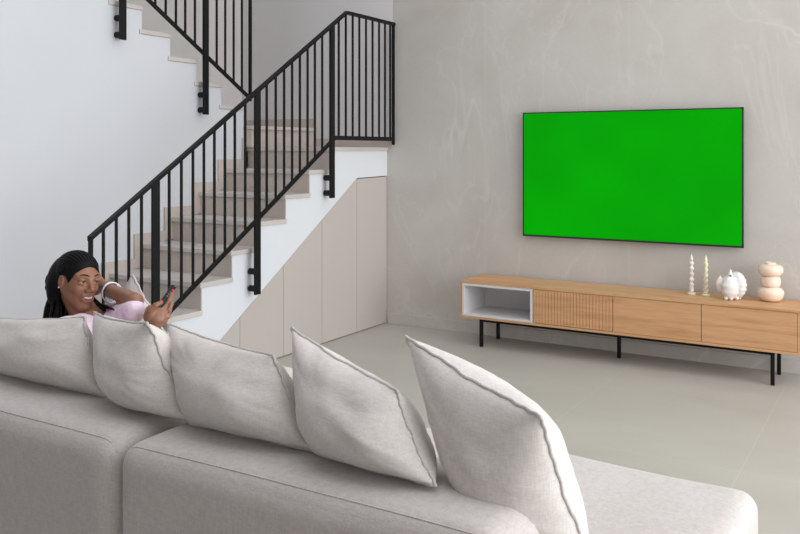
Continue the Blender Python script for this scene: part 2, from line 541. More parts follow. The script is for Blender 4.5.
# ------------------------------------------------------------------ television
TX0, TX1, TZ0, TZ1, TY = -2.428, -.911, .777, 1.681, 5.76
tv = empty('television', ((TX0+TX1)/2, WY, TZ0), 'large wall-mounted flat television showing a plain bright green screen', 'television')
bm = bmesh.new()
fw = .009
add_box(bm, TX0, TX1, TY, TY+.03, TZ0, TZ0+fw+.004); add_box(bm, TX0, TX1, TY, TY+.03, TZ1-fw, TZ1)
add_box(bm, TX0, TX0+fw, TY, TY+.03, TZ0, TZ1); add_box(bm, TX1-fw, TX1, TY, TY+.03, TZ0, TZ1)
bm_obj('bezel', bm, M_blackplastic, tv)
box('screen', (TX0+fw, TX1-fw, TY+.003, TY+.010, TZ0+fw+.004, TZ1-fw), M_screen, tv)
box('back_cover', (TX0+.02, TX1-.02, TY+.0102, TY+.042, TZ0+.02, TZ1-.02), M_blackplastic, tv, .008)
box('wall_mount', (-1.9, -1.45, TY+.042, WY-.0005, 1.0, 1.45), M_black, tv)

# ------------------------------------------------------------------ low oak media console
CX0, CX1, CY0, CY1, CZ0, CZ1 = -2.768, -.543, 5.42, 5.79, .203, .468
cs = empty('media_console', ((CX0+CX1)/2, 5.6, 0), 'long low oak media console on black metal legs under the television', 'console')
th = .016
bm = bmesh.new()
add_box(bm, CX0, CX1, CY0, CY1, CZ1-th, CZ1, .0015); add_box(bm, CX0, CX1, CY0, CY1, CZ0, CZ0+th, .0015)
add_box(bm, CX0, CX0+th, CY0+.0005, CY1, CZ0+th, CZ1-th); add_box(bm, CX1-th, CX1, CY0+.0005, CY1, CZ0+th, CZ1-th)
add_box(bm, CX0+th, CX1-th, CY1-.012, CY1, CZ0+th, CZ1-th)
bm_obj('carcass', bm, M_oak, cs)
xs = [CX0+th, -2.212, -1.655, -1.101, CX1-th]
# open white compartment
wt = .016
a, b_ = xs[0]+.001, xs[1]-.002
z0, z1 = CZ0+th+.001, CZ1-th-.001
M_nichew = simple('white_lacquer', (.66, .64, .64), .4, var=.01, bs=0)
bm = bmesh.new()
yf, yb = CY0-.003, CY1-.02
add_box(bm, a, b_, yf, yb, z0, z0+wt); add_box(bm, a, b_, yf, yb, z1-wt, z1)
add_box(bm, a, a+wt, yf, yb, z0+wt, z1-wt); add_box(bm, b_-wt, b_, yf, yb, z0+wt, z1-wt)
add_box(bm, a+wt, b_-wt, yb-.01, yb, z0+wt, z1-wt)
bm_obj('open_compartment', bm, M_nichew, cs)
# ribbed sliding door
a, b_ = xs[1]+.002, xs[2]-.002
bm = bmesh.new(); add_box(bm, a, b_, CY0+.0045, CY0+.022, z0+.001, z1-.001)
nr = 25
w = (b_-a)/nr
for i in range(nr):
    x = a+i*w
    add_box(bm, x+.0015, x+w-.0015, CY0+.001, CY0+.0105, z0+.002, z1-.002, .0012)
o = bm_obj('ribbed_door', bm, M_oak, cs); o['label'] = 'ribbed oak door'
for i in (2, 3):
    a, b_ = xs[i]+.002, xs[i+1]-.002
    box('door', (a, b_, CY0+.001, CY0+.02, z0+.001, z1-.001), M_oak, cs, .001)
box('interior', (xs[1]+.001, xs[4]-.001, CY0+.024, CY1-.013, z0, z1), M_dark, cs)
bm = bmesh.new()
fx0, fx1, fy0, fy1 = -2.632, -.688, 5.452, 5.76
add_box(bm, fx0, fx1, fy0, fy0+.022, CZ0-.022, CZ0-.0003); add_box(bm, fx0, fx1, fy1-.022, fy1, CZ0-.022, CZ0-.0003)
add_box(bm, fx0, fx0+.022, fy0+.022, fy1-.022, CZ0-.022, CZ0-.0003); add_box(bm, fx1-.022, fx1, fy0+.022, fy1-.022, CZ0-.022, CZ0-.0003)
add_box(bm, -1.69, -1.668, fy0+.022, fy1-.022, CZ0-.022, CZ0-.0003)
bm_obj('base_frame', bm, M_black, cs)
for x, y in ((fx0, fy0), (fx0, fy1-.022), (fx1-.022, fy0), (fx1-.022, fy1-.022), (-1.69, 5.63)):
    box('leg', (x, x+.022, y, y+.022, 0, CZ0-.022), M_black, cs, .001)

# ------------------------------------------------------------------ ornaments on the console
def candle(x, y, m, label, lobes, amp, name='candlestick'):
    t = empty(name, (x, y, CZ1), label, 'candle', None)
    lathe('foot', [(.001, 0), (.027, 0), (.029, .004), (.026, .009), (.018, .013), (.014, .016)], (x, y, CZ1), m, t, 32)
    # twisted / beaded shaft
    prof = []
    for i in range(90):
        z = .014+i*.206/89
        bead = 1+amp*math.sin((z-.05)*2*math.pi/.036)*(1 if z > .055 else 0)
        r = (.0155 if z < .05 else .0135-.002*(z/.22))*bead
        prof.append((r, z))
    o = lathe('candle_stem', prof, (x, y, CZ1), m, t, 24, lambda a, z: 1+lobes*math.cos(2*(a-z*95)))
    lathe('candle_tip', [(.0105, .219), (.010, .232), (.006, .248), (.0015, .259), (.0008, .266)], (x, y, CZ1), m, t, 20)
M_c1 = candle_mat('ivory_pink_wax', (.72, .60, .56), (.86, .80, .76))
M_c2 = candle_mat('pale_yellow_wax', (.70, .64, .42), (.84, .80, .62))
candle(-1.213, 5.675, M_c1, 'ivory twisted candle ornament nearer the middle of the console', .10, .20)
candle(-1.122, 5.665, M_c2, 'pale yellow twisted candle ornament beside the white shell', .22, .06)

# white shell sculpture : open ruffled bowl wall curling round, side fin, small spout on top
sh = empty('shell_sculpture', (-.952, 5.60, CZ1), 'white ruffled seashell sculpture with a small dark opening on top', 'sculpture')
def shell_lobe(name, c, rad, ruff, nlob, ph, m, yaw=0, th0=0, th1=math.pi*2, sq=1.0):
    V, F = [], []
    nu, nv = 56, 28
    ca, sa = math.cos(yaw), math.sin(yaw)
    for i in range(nv+1):
        v = math.pi*i/nv
        for k in range(nu):
            u = 2*math.pi*k/nu
            w = 1+ruff*math.sin(nlob*v+ph)*math.sin(v)*(.4+.6*abs(math.cos(u)))+.03*noise.noise(Vector((3*math.cos(u), 3*math.sin(u), 4*v)))
            x = rad[0]*math.sin(v)*math.cos(u)*w; y = rad[1]*math.sin(v)*math.sin(u)*w; z = rad[2]*math.cos(v)*(1+.02*math.sin(5*u))
            V.append((c[0]+x*ca-y*sa, c[1]+x*sa+y*ca, c[2]+z))
    for i in range(nv):
        for k in range(nu):
            l = (k+1) % nu
            F.append((i*nu+k, i*nu+l, (i+1)*nu+l, (i+1)*nu+k))
    return mesh_obj(name, V, F, m, sh, True)
yw = R(30)
def sp(r, u, d=0):   # along / above / towards the viewer in the sculpture's own frame
    return Vector((-.952+r*math.cos(-yw+R(60))+d*.52, 5.60+r*.5-d*.85, CZ1+u))
shell_lobe('body', sp(-.016, .080, .014), (.056, .046, .076), .05, 10, 0, M_ceramic, R(28))
shell_lobe('ruffle', sp(.030, .092, .000), (.062, .042, .082), .06, 17, 1, M_ceramic, R(-20))
# broad fin on the left, thin and translucent pink inside
V, F = [], []
for i in range(13):
    a = math.pi*(.15+.95*i/12)
    for j in range(5):
        rr = .022+.048*j/4*(1+.08*math.sin(6*a))
        p = sp(-.045-rr*math.sin(a)*.75, .095+rr*math.cos(a)*.9, .002+.010*math.sin(j*1.3))
        V.append(p)
for i in range(12):
    for j in range(4):
        F.append((i*5+j, i*5+j+1, (i+1)*5+j+1, (i+1)*5+j))
o = mesh_obj('fin', V, F, simple('blush_ceramic', (.74, .64, .60), .4, bs=0), sh, True)
md = o.modifiers.new('s', 'SOLIDIFY'); md.thickness = .006
# spout with dark opening
tube('spout', [sp(-.020, .135, .012), sp(-.014, .158, .010), sp(-.010, .178, .004), sp(-.008, .190, .0)], [.017, .015, .008, .002], M_ceramic, sh, 14)
bm = bmesh.new()
bmesh.ops.create_uvsphere(bm, u_segments=16, v_segments=10, radius=.0085, matrix=Matrix.Translation(sp(-.020, .150, .026)))
bm_obj('opening', bm, M_dark, sh, True)
for r_, d_ in ((-.045, .02), (-.018, .03), (.022, .02), (.045, .0)):
    bm = bmesh.new()
    bmesh.ops.create_uvsphere(bm, u_segments=16, v_segments=10, radius=.013, matrix=Matrix.Translation(sp(r_, .0132, d_)))
    bm_obj('foot', bm, M_ceramic, sh, True)

# stacked peach vase
def blob(r0, r1, z0, z1, n=14, p=.5):
    out = []
    for i in range(n+1):
        t = -1+2*i/n
        out.append((r0+(r1-r0)*max(0, 1-abs(t)**2.4)**p, z0+(z1-z0)*(i/n)))
    return out
def ring(r0, r1, z0, z1, zm, n=16):
    out = []
    for i in range(n+1):
        z = z0+(z1-z0)*i/n
        t = (z-zm)/((z1-zm) if z > zm else (zm-z0))
        out.append((r0+(r1-r0)*math.sqrt(max(0, 1-t*t)), z))
    return out
prof = [(.001, 0), (.040, 0)]+ring(.042, .087, .001, .090, .054)+ring(.052, .066, .091, .156, .120)+ring(.046, .083, .157, .228, .196)+[(.034, .231), (.034, .240), (.030, .242), (.027, .236), (.026, .20), (.0005, .19)]
vs = empty('vase', (-.737, 5.67, CZ1), 'glossy peach vase of three stacked rounded rings at console end', 'vase')
lathe('vase_body', [(r*.89, z) for r, z in prof], (-.737, 5.67, CZ1), M_peach, vs, 64)

# ------------------------------------------------------------------ sofa
sf = empty('sofa', (-1.8, 2.0, 0), 'large light grey linen sofa seen from behind with open chaise end on right', 'sofa')
SZ = .672
backs = [rbox('backrest', (-3.25, -1.702, 1.425, 1.80, .06, SZ), .060, M_sofa, sf, 34, .008, .003, 3),
         rbox('backrest', (-1.698, -.652, 1.425, 1.80, .06, SZ), .060, M_sofa, sf, 34, .008, .003, 8)]
rbox('armrest', (-3.25, -2.98, 1.805, 2.60, .06, .63), .06, M_sofa, sf, 20, .008, .006, 5)
rbox('seat', (-2.975, -1.690, 1.805, 2.60, .07, .425), .05, M_sofa, sf, 26, .008, .008, 1)
rbox('chaise', (-1.686, -.368, 1.805, 2.625, .07, .425), .055, M_sofa, sf, 30, .008, .008, 2)
rbox('chaise', (-.636, -.368, 1.20, 1.80, .07, .418), .05, M_sofa, sf, 18, .0, .004, 2)
from mathutils.bvhtree import BVHTree
for ob, x0, x1 in ((backs[0], -3.2, -1.715), (backs[1], -1.66, -.665)):
    tree = BVHTree.FromPolygons([v.co.copy() for v in ob.data.vertices], [tuple(p.vertices) for p in ob.data.polygons])
    n = 60; sp_ = []
    for i in range(n+1):
        x = x0+(x1-x0)*i/n
        hit = tree.ray_cast(Vector((x, 1.455, 2)), Vector((0, 0, -1)))[0]
        if hit: sp_.append(hit+Vector((0, 0, .0003)))
    tube('seam', sp_, .0019, M_piping, sf, 6)
for x, y in ((-3.1, 1.55), (-.8, 1.55), (-3.1, 2.45), (-.5, 2.45), (-1.69, 2.45), (-.5, 1.3)):
    box('foot', (x-.03, x+.03, y-.03, y+.03, 0, .075), M_black, sf)

# ------------------------------------------------------------------ cushions
def pillow(corners, T, seed, label, group='linen cushions along the sofa back', mat_=None, sag=.12, wav=.0035):
    TL, TR, BR, BL = [Vector(c) for c in corners]
    ctr = (TL+TR+BR+BL)/4
    t = empty('cushion', ctr, label, 'cushion', group)
    nrm = (TR-TL+BR-BL).cross(TL-BL+TR-BR).normalized()   # towards the viewer side
    n = 44
    def prm(q): return math.copysign(1-(1-abs(q))**1.35, q)
    def base(u, v):
        # concave sides, pointed corners
        uu = u*(1-.06*(1-v*v)); vv = v*(1-(.08 if v > 0 else .0)*(1-u*u))
        a, b = (uu+1)/2, (vv+1)/2
        p = (BL*(1-a)+BR*a)*(1-b)+(TL*(1-a)+TR*a)*b
        e = max(abs(u), abs(v))**8
        p = p + nrm*(wav*2.2*noise.noise(Vector((u*2.7+seed*3, v*2.7, 1.1)))*e)
        p = p + nrm*(wav*1.1*math.sin(u*9+v*7+seed)*e*(1-abs(u*v)))
        return p
    def hgt(u, v, side):
        f = (max(0, 1-abs(u)**2.2)**.52)*(max(0, 1-abs(v)**2.2)**.52)
        hh = T*f*((1.10-.42*v*(1-.35*v*v)) if side == 1 else (1.55-sag*v))
        edge = 1-f
        w = noise.noise(Vector((u*2.0+seed*5+side*9, v*2.0, seed)))*.011
        # gathers that run in from the seam
        ang = math.atan2(v, u)
        g = noise.noise(Vector((math.cos(ang)*7+seed, math.sin(ang)*7, side*3.0)))*.007*f**.5*edge**.6
        return hh+(w*f+g)
    V, F = [], []
    idx = {}
    for side in (1, -1):
        for i in range(n+1):
            for j in range(n+1):
                u, v = prm(-1+2*i/n), prm(-1+2*j/n)
                border = i in (0, n) or j in (0, n)
                if border and side == -1:
                    idx[(side, i, j)] = idx[(1, i, j)]; continue
                p = base(u, v)
                if not border: p = p+nrm*side*hgt(u, v, side)
                idx[(side, i, j)] = len(V); V.append(p)
        for i in range(n):
            for j in range(n):
                q = (idx[(side, i, j)], idx[(side, i+1, j)], idx[(side, i+1, j+1)], idx[(side, i, j+1)])
                F.append(q if side == 1 else q[::-1])
    mesh_obj('cushion_cover', V, F, mat_ or M_cushion, t, True)
    ring = []
    m = 46
    for k in range(m): ring.append((prm(-1+2*k/m), -1))
    for k in range(m): ring.append((1, prm(-1+2*k/m)))
    for k in range(m): ring.append((prm(1-2*k/m), 1))
    for k in range(m): ring.append((-1, prm(1-2*k/m)))
    pts = []
    for q, (u, v) in enumerate(ring):
        pts.append(base(u*1.005, v*1.005)+nrm*.0016*math.sin(q*1.3+seed))
    tube('piping', pts, .0043, M_piping, t, 7, closed=True)
    return t

PT = .098
pillow([(-1.012,1.702,0.963),(-0.638,1.601,0.865),(-0.574,1.733,0.532),(-0.846,1.685,0.637)], PT, 1, 'rightmost cushion leaning over the sofa back, nearest the chaise end')
pillow([(-1.394,1.751,0.934),(-0.978,1.605,0.864),(-0.856,1.563,0.694),(-1.215,1.614,0.675)], PT, 2, 'second cushion from the right on the sofa back')
pillow([(-1.860,1.762,0.893),(-1.368,1.650,0.884),(-1.201,1.611,0.688),(-1.629,1.621,0.675)], PT, 3, 'middle cushion of the five on the sofa back')
pillow([(-2.203,1.777,0.889),(-1.794,1.626,0.926),(-1.617,1.616,0.691),(-1.948,1.662,0.673)], PT*.9, 4, 'cushion directly in front of the woman, right of her face')
pillow([(-2.738,1.757,0.821),(-2.180,1.721,0.888),(-1.999,1.654,0.688),(-2.545,1.664,0.675)], PT*.9, 5, 'leftmost cushion on the sofa back, below the long braids')
pillow([(-2.697,2.366,.895),(-2.500,2.42,.60),(-2.70,2.37,.45),(-2.93,2.34,.61)], .035, 6, 'pale cushion behind the woman, its corner showing above her elbow', None)

#P0#
# ------------------------------------------------------------------ the woman on the sofa
def pt(a, b, k):
    """point at distance k along a sight line (all points below have their own real depth)"""
    fx, fy = math.sin(-.5437), math.cos(-.5437)
    t, s_ = (a-400)/842.5, (151-b)/842.5
    return Vector(((fx+fy*t)*k, (fy-fx*t)*k, 1.4+s_*k))

def frame(p):
    c = Vector((-p.x, -p.y, 0)).normalized(); r = Vector((-c.y, c.x, 0))
    return r, Vector((0, 0, 1)), c

class Field:
    def __init__(s, xs, ys, zs):
        s.a = [np.array(v, np.float32) for v in (xs, ys, zs)]
        s.d = np.full([len(v) for v in s.a], .3, np.float32)
    def _win(s, lo, hi):
        sl = []
        for v, l, h in zip(s.a, lo, hi):
            i = max(0, int(np.searchsorted(v, l))-1); j = min(len(v), int(np.searchsorted(v, h))+1)
            if j <= i: return None
            sl.append(slice(i, j))
        X, Y, Z = np.meshgrid(*[v[q] for v, q in zip(s.a, sl)], indexing='ij')
        return tuple(sl), X, Y, Z
    def _mix(s, sl, e, k, op):
        d = s.d[sl]
        if op == 'sub':
            e = -e
            h = np.clip(.5-.5*(d-e)/k, 0, 1); s.d[sl] = d*(1-h)+e*h+k*h*(1-h)
        else:
            h = np.clip(.5+.5*(d-e)/k, 0, 1); s.d[sl] = d*(1-h)+e*h-k*h*(1-h)
    def cap(s, a, b, ra, rb=None, k=.01, op='add'):
        rb = ra if rb is None else rb
        a, b = Vector(a), Vector(b); m = max(ra, rb)+k+.03
        w = s._win([min(a[i], b[i])-m for i in range(3)], [max(a[i], b[i])+m for i in range(3)])
        if not w: return
        sl, X, Y, Z = w
        ab = b-a; L = max(ab.length_squared, 1e-9)
        t = np.clip(((X-a.x)*ab.x+(Y-a.y)*ab.y+(Z-a.z)*ab.z)/L, 0, 1)
        e = np.sqrt((X-a.x-t*ab.x)**2+(Y-a.y-t*ab.y)**2+(Z-a.z-t*ab.z)**2)-(ra+(rb-ra)*t)
        s._mix(sl, e, k, op)
    def ell(s, c, rad, ax=None, k=.01, op='add'):
        c = Vector(c); ax = ax or (Vector((1, 0, 0)), Vector((0, 1, 0)), Vector((0, 0, 1)))
        m = max(rad)+k+.03
        w = s._win([c[i]-m for i in range(3)], [c[i]+m for i in range(3)])
        if not w: return
        sl, X, Y, Z = w
        q = [((X-c.x)*a.x+(Y-c.y)*a.y+(Z-c.z)*a.z)/r for a, r in zip(ax, rad)]
        k0 = np.sqrt(q[0]**2+q[1]**2+q[2]**2)+1e-6
        k1 = np.sqrt((q[0]/rad[0])**2+(q[1]/rad[1])**2+(q[2]/rad[2])**2)+1e-6
        s._mix(sl, k0*(k0-1)/k1, k, op)
    def cutplane(s, p, n):
        X, Y, Z = np.meshgrid(*s.a, indexing='ij')
        s.d = np.maximum(s.d, (X-p[0])*n[0]+(Y-p[1])*n[1]+(Z-p[2])*n[2]).astype(np.float32)
    def mesh(s):
        d = s.d; ins = d < 0
        n = ins[:-1, :-1, :-1].astype(np.int8)
        cnt = np.zeros_like(n)
        offs = [(i, j, k) for i in (0, 1) for j in (0, 1) for k in (0, 1)]
        sh = [v-1 for v in d.shape]
        for o in offs: cnt += ins[o[0]:o[0]+sh[0], o[1]:o[1]+sh[1], o[2]:o[2]+sh[2]]
        act = (cnt > 0) & (cnt < 8)
        I = np.argwhere(act)
        vid = -np.ones(act.shape, np.int64); vid[act] = np.arange(len(I))
        acc = np.zeros((len(I), 3)); num = np.zeros(len(I))
        def co(ii): return np.stack([s.a[q][ii[:, q]] for q in range(3)], 1).astype(float)
        for a in offs:
            for ax in range(3):
                if a[ax]: continue
                b = list(a); b[ax] = 1
                ia = I+np.array(a); ib = I+np.array(b)
                da = d[ia[:, 0], ia[:, 1], ia[:, 2]]; db = d[ib[:, 0], ib[:, 1], ib[:, 2]]
                m = (da < 0) != (db < 0)
                t = (da[m]/(da[m]-db[m]))[:, None]
                acc[m] += co(ia[m])*(1-t)+co(ib[m])*t; num[m] += 1
        V = acc/num[:, None]
        F = []
        for ax in range(3):
            u, w = [(1, 2), (2, 0), (0, 1)][ax]
            lo = [slice(None)]*3; hi = [slice(None)]*3
            lo[ax] = slice(0, -1); hi[ax] = slice(1, None)
            a, b = ins[tuple(lo)], ins[tuple(hi)]
            E_ = np.argwhere(a != b)
            E_ = E_[(E_[:, u] > 0) & (E_[:, w] > 0) & (E_[:, u] < d.shape[u]-1) & (E_[:, w] < d.shape[w]-1)]
            fl = a[E_[:, 0], E_[:, 1], E_[:, 2]]
            q = []
            for du, dw in ((-1, -1), (0, -1), (0, 0), (-1, 0)):
                e = E_.copy(); e[:, u] += du; e[:, w] += dw
                q.append(vid[e[:, 0], e[:, 1], e[:, 2]])
            q = np.stack(q, 1); q[~fl] = q[~fl][:, ::-1]
            F.append(q)
        return V, np.concatenate(F)
def field_obj(name, f, m, parent, mats=None, assign=None):
    V, F = f.mesh()
    me = bpy.data.meshes.new(name)
    me.vertices.add(len(V)); me.vertices.foreach_set('co', V.astype(np.float32).ravel())
    me.loops.add(F.size); me.loops.foreach_set('vertex_index', F.ravel().astype(np.int32))
    me.polygons.add(len(F)); me.polygons.foreach_set('loop_start', np.arange(0, F.size, 4, dtype=np.int32))
    me.update(calc_edges=True); me.validate()
    me.polygons.foreach_set('use_smooth', [True]*len(me.polygons))
    me.materials.append(m)
    if mats:
        for q in mats: me.materials.append(q)
        cen = V[F].mean(1)
        me.polygons.foreach_set('material_index', assign(cen).astype(np.int32))
    o = bpy.data.objects.new(name, me)
    return link(o, parent)
def axis_grid(lo, hi, fine_lo, fine_hi, fine, coarse):
    out = list(np.arange(lo, fine_lo, coarse))+list(np.arange(fine_lo, fine_hi, fine))+list(np.arange(fine_hi, hi+coarse, coarse))
    return out

person = empty('person', (-2.36, 2.22, .425), 'smiling woman with long black braids in a pink top reclining on the sofa', 'person')

HC = pt(78.0, 278.8, 3.15)
HS = .92                       # head centre at eye level
hr, hz, hc = frame(HC)
ro = R(7)
r2 = hr*math.cos(ro)-hz*math.sin(ro); u2 = hz*math.cos(ro)+hr*math.sin(ro)
A = R(33)
hf = (hc*math.cos(A)+r2*math.sin(A)).normalized()
hl = u2.cross(hf).normalized()
def hd(f, l, u): return HC+(hf*f+hl*l+u2*u)*HS
AX = (hf, hl, u2)

shR, shL = pt(67, 336, 2.99), pt(112, 318, 3.28)
nb = pt(90, 325, 3.15)
elL, wrL = pt(134, 300.5, 3.03), pt(109, 290, 3.23)
slL = pt(133.5, 311, 3.015)
elR, wrR = pt(106, 394, 3.10), pt(153, 332, 2.97)
sax = (shL-shR).normalized()
chest = Vector((-2.59, 2.14, .655)); belly = Vector((-2.50, 2.20, .57)); pel = Vector((-2.38, 2.24, .545))
hipR, hipL = pel-Vector((0, .07, 0)), pel+Vector((0, .075, 0))
knR, knL = Vector((-1.99, 2.27, .54)), Vector((-1.97, 2.43, .54))
anR, anL = Vector((-1.69, 2.24, .470)), Vector((-1.67, 2.38, .470))

xs = axis_grid(-2.90, -1.40, -2.80, -2.17, .0034, .012)
ys = axis_grid(1.86, 2.56, 1.93, 2.30, .0034, .011)
zs = axis_grid(.40, 1.05, .735, 1.02, .0034, .011)
B = Field(xs, ys, zs)
# torso, hips, legs
B.cap(shR, shL, .048, .048, k=.03)
B.cap(chest-sax*.075, chest+sax*.075, .092, .092, k=.05)
B.cap(nb, chest, .05, .09, k=.04)
B.cap(belly-sax*.05, belly+sax*.05, .088, .088, k=.06)
B.cap(chest, belly, .10, .095, k=.05)
B.cap(hipR, hipL, .098, .098, k=.06)
B.cap(belly, pel, .09, .095, k=.05)
for h, kn, an in ((hipR, knR, anR), (hipL, knL, anL)):
    B.cap(h, kn, .078, .052, k=.03); B.cap(kn, an, .050, .033, k=.02)
    B.cap(an+Vector((-.02, 0, -.01)), an+Vector((.03, 0, .0)), .033, .03, k=.02)
    B.cap(an+Vector((.02, 0, 0)), an+Vector((.085, 0, .06)), .028, .022, k=.02)
    for q in range(5):
        a_ = an+Vector((.085, (q-2)*.013, .055)); B.cap(a_, a_+Vector((.004, 0, .032-.004*abs(q-1))), .0085, .0075, k=.006)
# arms
B.cap(shR, elR, .046, .036, k=.03); B.cap(elR, wrR, .036, .024, k=.015)
B.cap(shL, elL-Vector((0, 0, .012)), .044, .034, k=.03); B.cap(elL, wrL, .029, .0255, k=.012)
# neck and head
B.cap(hd(-.020, 0, -.06), nb, .045, .054, k=.018)
B.ell(hd(-.012, 0, .018), (.087, .066, .075), AX, k=.01)
B.ell(hd(.024, 0, -.022), (.059, .054, .075), AX, k=.02)
B.cap(hd(.060, -.010, -.096), hd(.060, .010, -.096), .0175, k=.02)
for s_ in (-1, 1):
    B.cap(hd(-.004, s_*.050, -.042), hd(.050, s_*.016, -.093), .014, .015, k=.02)
    B.ell(hd(.055, s_*.036, -.030), (.021, .019, .018), AX, k=.012)            # cheek raised by the smile
    B.cap(hd(.080, s_*.016, .020), hd(.062, s_*.046, .022), .009, .008, k=.012)  # brow
    B.ell(hd(.0895, s_*.031, .000), (.0125, .0155, .0100), AX, k=.008, op='sub')   # eye socket
    B.ell(hd(.073, s_*.0305, .006), (.0125, .0150, .0060), AX, k=.003)           # upper lid
    B.ell(hd(.0725, s_*.0305, -.0075), (.0120, .0142, .0042), AX, k=.003)        # lower lid
    B.ell(hd(-.002, s_*.0735, -.010), (.014, .008, .025), AX, k=.003)            # ear
    B.ell(hd(.003, s_*.081, -.004), (.008, .005, .013), AX, k=.003, op='sub')
    B.ell(hd(.090, s_*.0125, -.034), (.0095, .0075, .0068), AX, k=.005)            # nostril wing
    B.ell(hd(.098, s_*.0075, -.0405), (.004, .0035, .003), AX, k=.002, op='sub')
B.cap(hd(.084, 0, .008), hd(.102, 0, -.028), .0075, .0095, k=.010)               # nose
B.ell(hd(.080, 0, -.066), (.017, .025, .019), AX, k=.012)                        # muzzle below the nose
for s_ in (-1, 1):
    B.cap(hd(.0965, 0, -.0575), hd(.084, s_*.0260, -.0540), .0034, .0024, k=.003)   # upper lip
    B.cap(hd(.0940, 0, -.0760), hd(.084, s_*.0250, -.0570), .0044, .0026, k=.003)   # lower lip
B.ell(hd(.098, 0, -.0655), (.014, .0225, .0066), AX, k=.002, op='sub')
for s_ in (-1, 1): B.ell(hd(.093, s_*.013, -.0625), (.012, .011, .0050), AX, k=.002, op='sub')           # open smile
B.cap(hd(.074, 0, -.101), hd(.073, 0, -.103), .013, k=.01)
# right hand round the remote
HB = pt(156, 316, 2.97); ar, az, ac = frame(HB); PX = 2.97/842.5
def hp(a, b, d): return HB+ar*((a-156)*PX)+az*((316-b)*PX)+ac*d
pal = (ar*.5+az*.86).normalized()
B.cap(wrR, hp(155, 320, .0), .024, .028, k=.01)
B.cap(hp(150, 316, .0), hp(160, 319, .0), .022, .021, k=.012)
B.cap(hp(151, 310, .0), hp(161, 313, -.004), .019, .018, k=.012)
fing = [((151.5, 308, .0), (159, 303.5, .012), (165.5, 305.5, .010), .0085),]
def finger(pts_, r0, r1, k0=.006):
    for i in range(len(pts_)-1):
        n_ = len(pts_)-1
        B.cap(pts_[i], pts_[i+1], r0+(r1-r0)*i/n_, r0+(r1-r0)*(i+1)/n_, k=.003 if i else k0)
finger([hp(161, 311, -.008), hp(167.5, 305.5, -.022), hp(170.5, 299, -.038), hp(172, 294.5, -.052)], .0095, .0065)
finger([hp(162, 315, -.004), hp(168.5, 311.5, -.006), hp(171, 305.5, -.018), hp(168.5, 302.5, -.032)], .0095, .0068)
finger([hp(161, 319, -.002), hp(167.5, 317.5, -.004), hp(169.5, 311.5, -.016), hp(166.5, 308.5, -.030)], .0092, .0066)
finger([hp(159, 323, .0), hp(164.5, 323, -.002), hp(167, 318, -.012), hp(164.5, 315, -.024)], .0082, .0060)
finger([hp(148.5, 317, .010), hp(150.5, 309, .018), hp(155.5, 304.5, .018), hp(160.8, 302.3, .010)], .0125, .0080, .01)
# left hand cupped behind the head
PB = pt(98, 284, 3.29); lr, lz, lc = frame(PB)
def lp(a, b, d): return PB+lr*a+lz*b+lc*d
B.cap(wrL, lp(.0, .0, 0), .025, .026, k=.012)
B.cap(lp(-.005, .012, -.0), lp(-.01, -.02, -.0), .024, .024, k=.012)
for q, (dz, ln) in enumerate(((.026, .060), (.010, .068), (-.008, .064), (-.024, .050))):
    a0 = lp(-.020, dz, -.004)
    finger([a0, a0-lr*ln*.45+lz*.012-lc*.004, a0-lr*ln*.78+lz*.016+lc*.002, a0-lr*ln+lz*.016+lc*.010], .0092, .0068)
finger([lp(.004, .020, .008), lp(-.004, .046, .010), lp(-.016, .066, .008)], .012, .0080)

def assign(c):
    q = c-np.array(HC)
    f = q@np.array(hf); l = q@np.array(hl); u = q@np.array(u2)
    f, l, u = f/HS, l/HS, u/HS
    lip = (f > .076) & (np.abs(l) < .0275) & (((u+.0655+.0*l-.25*np.abs(l))/(.0150*np.sqrt(np.clip(1-(l/.028)**2, .02, 1))))**2 < 1)
    return lip.astype(int)
body = field_obj('body', B, M_skin, person, [M_lips], assign)

# teeth, eyes, brows, nails
bm = bmesh.new()
for i in range(-4, 5):
    x = i*.0052
    f_ = .0880-.42*x*x/.02
    m_ = Matrix.Translation(hd(f_, x, -.0632+abs(i)**1.6*.0005)) @ Matrix((hf.to_tuple(), hl.to_tuple(), u2.to_tuple())).transposed().to_4x4() @ Matrix.Diagonal((.004, .0026, .0050, 1))
    bmesh.ops.create_uvsphere(bm, u_segments=10, v_segments=8, radius=1, matrix=m_)
bm_obj('teeth', bm, M_teeth, person, True)
for s_ in (-1, 1):
    c_ = hd(.0710, s_*.0305, .0)
    look = (hc*math.cos(R(42))+hr*math.sin(R(42))).normalized()
    bm = bmesh.new(); bmesh.ops.create_uvsphere(bm, u_segments=20, v_segments=14, radius=.0110, matrix=Matrix.Translation(c_))
    e = bm_obj('eye', bm, M_eyewhite, person, True)
    bm = bmesh.new(); bmesh.ops.create_uvsphere(bm, u_segments=16, v_segments=12, radius=.0070, matrix=Matrix.Translation(c_+look*.0058))
    bm_obj('iris', bm, M_iris, e, True)
    tube('eyebrow', [hd(.0915, s_*.012, .0235), hd(.0900, s_*.020, .0275), hd(.084, s_*.032, .0300), hd(.073, s_*.045, .0265)], [.0016, .0024, .0022, .001], M_hair, person, 6)
    tube('eyelashes', [hd(.0805, s_*.0165, .0015), hd(.0855, s_*.025, .0050), hd(.0845, s_*.033, .0052), hd(.0775, s_*.0435, .0015)], [.0008, .0013, .0014, .0009], M_hair, person, 6)
    bm = bmesh.new(); bmesh.ops.create_uvsphere(bm, u_segments=10, v_segments=8, radius=.0035, matrix=Matrix.Translation(hd(.002, s_*.0825, -.032)))
    bm_obj('earring', bm, M_silver, person, True)
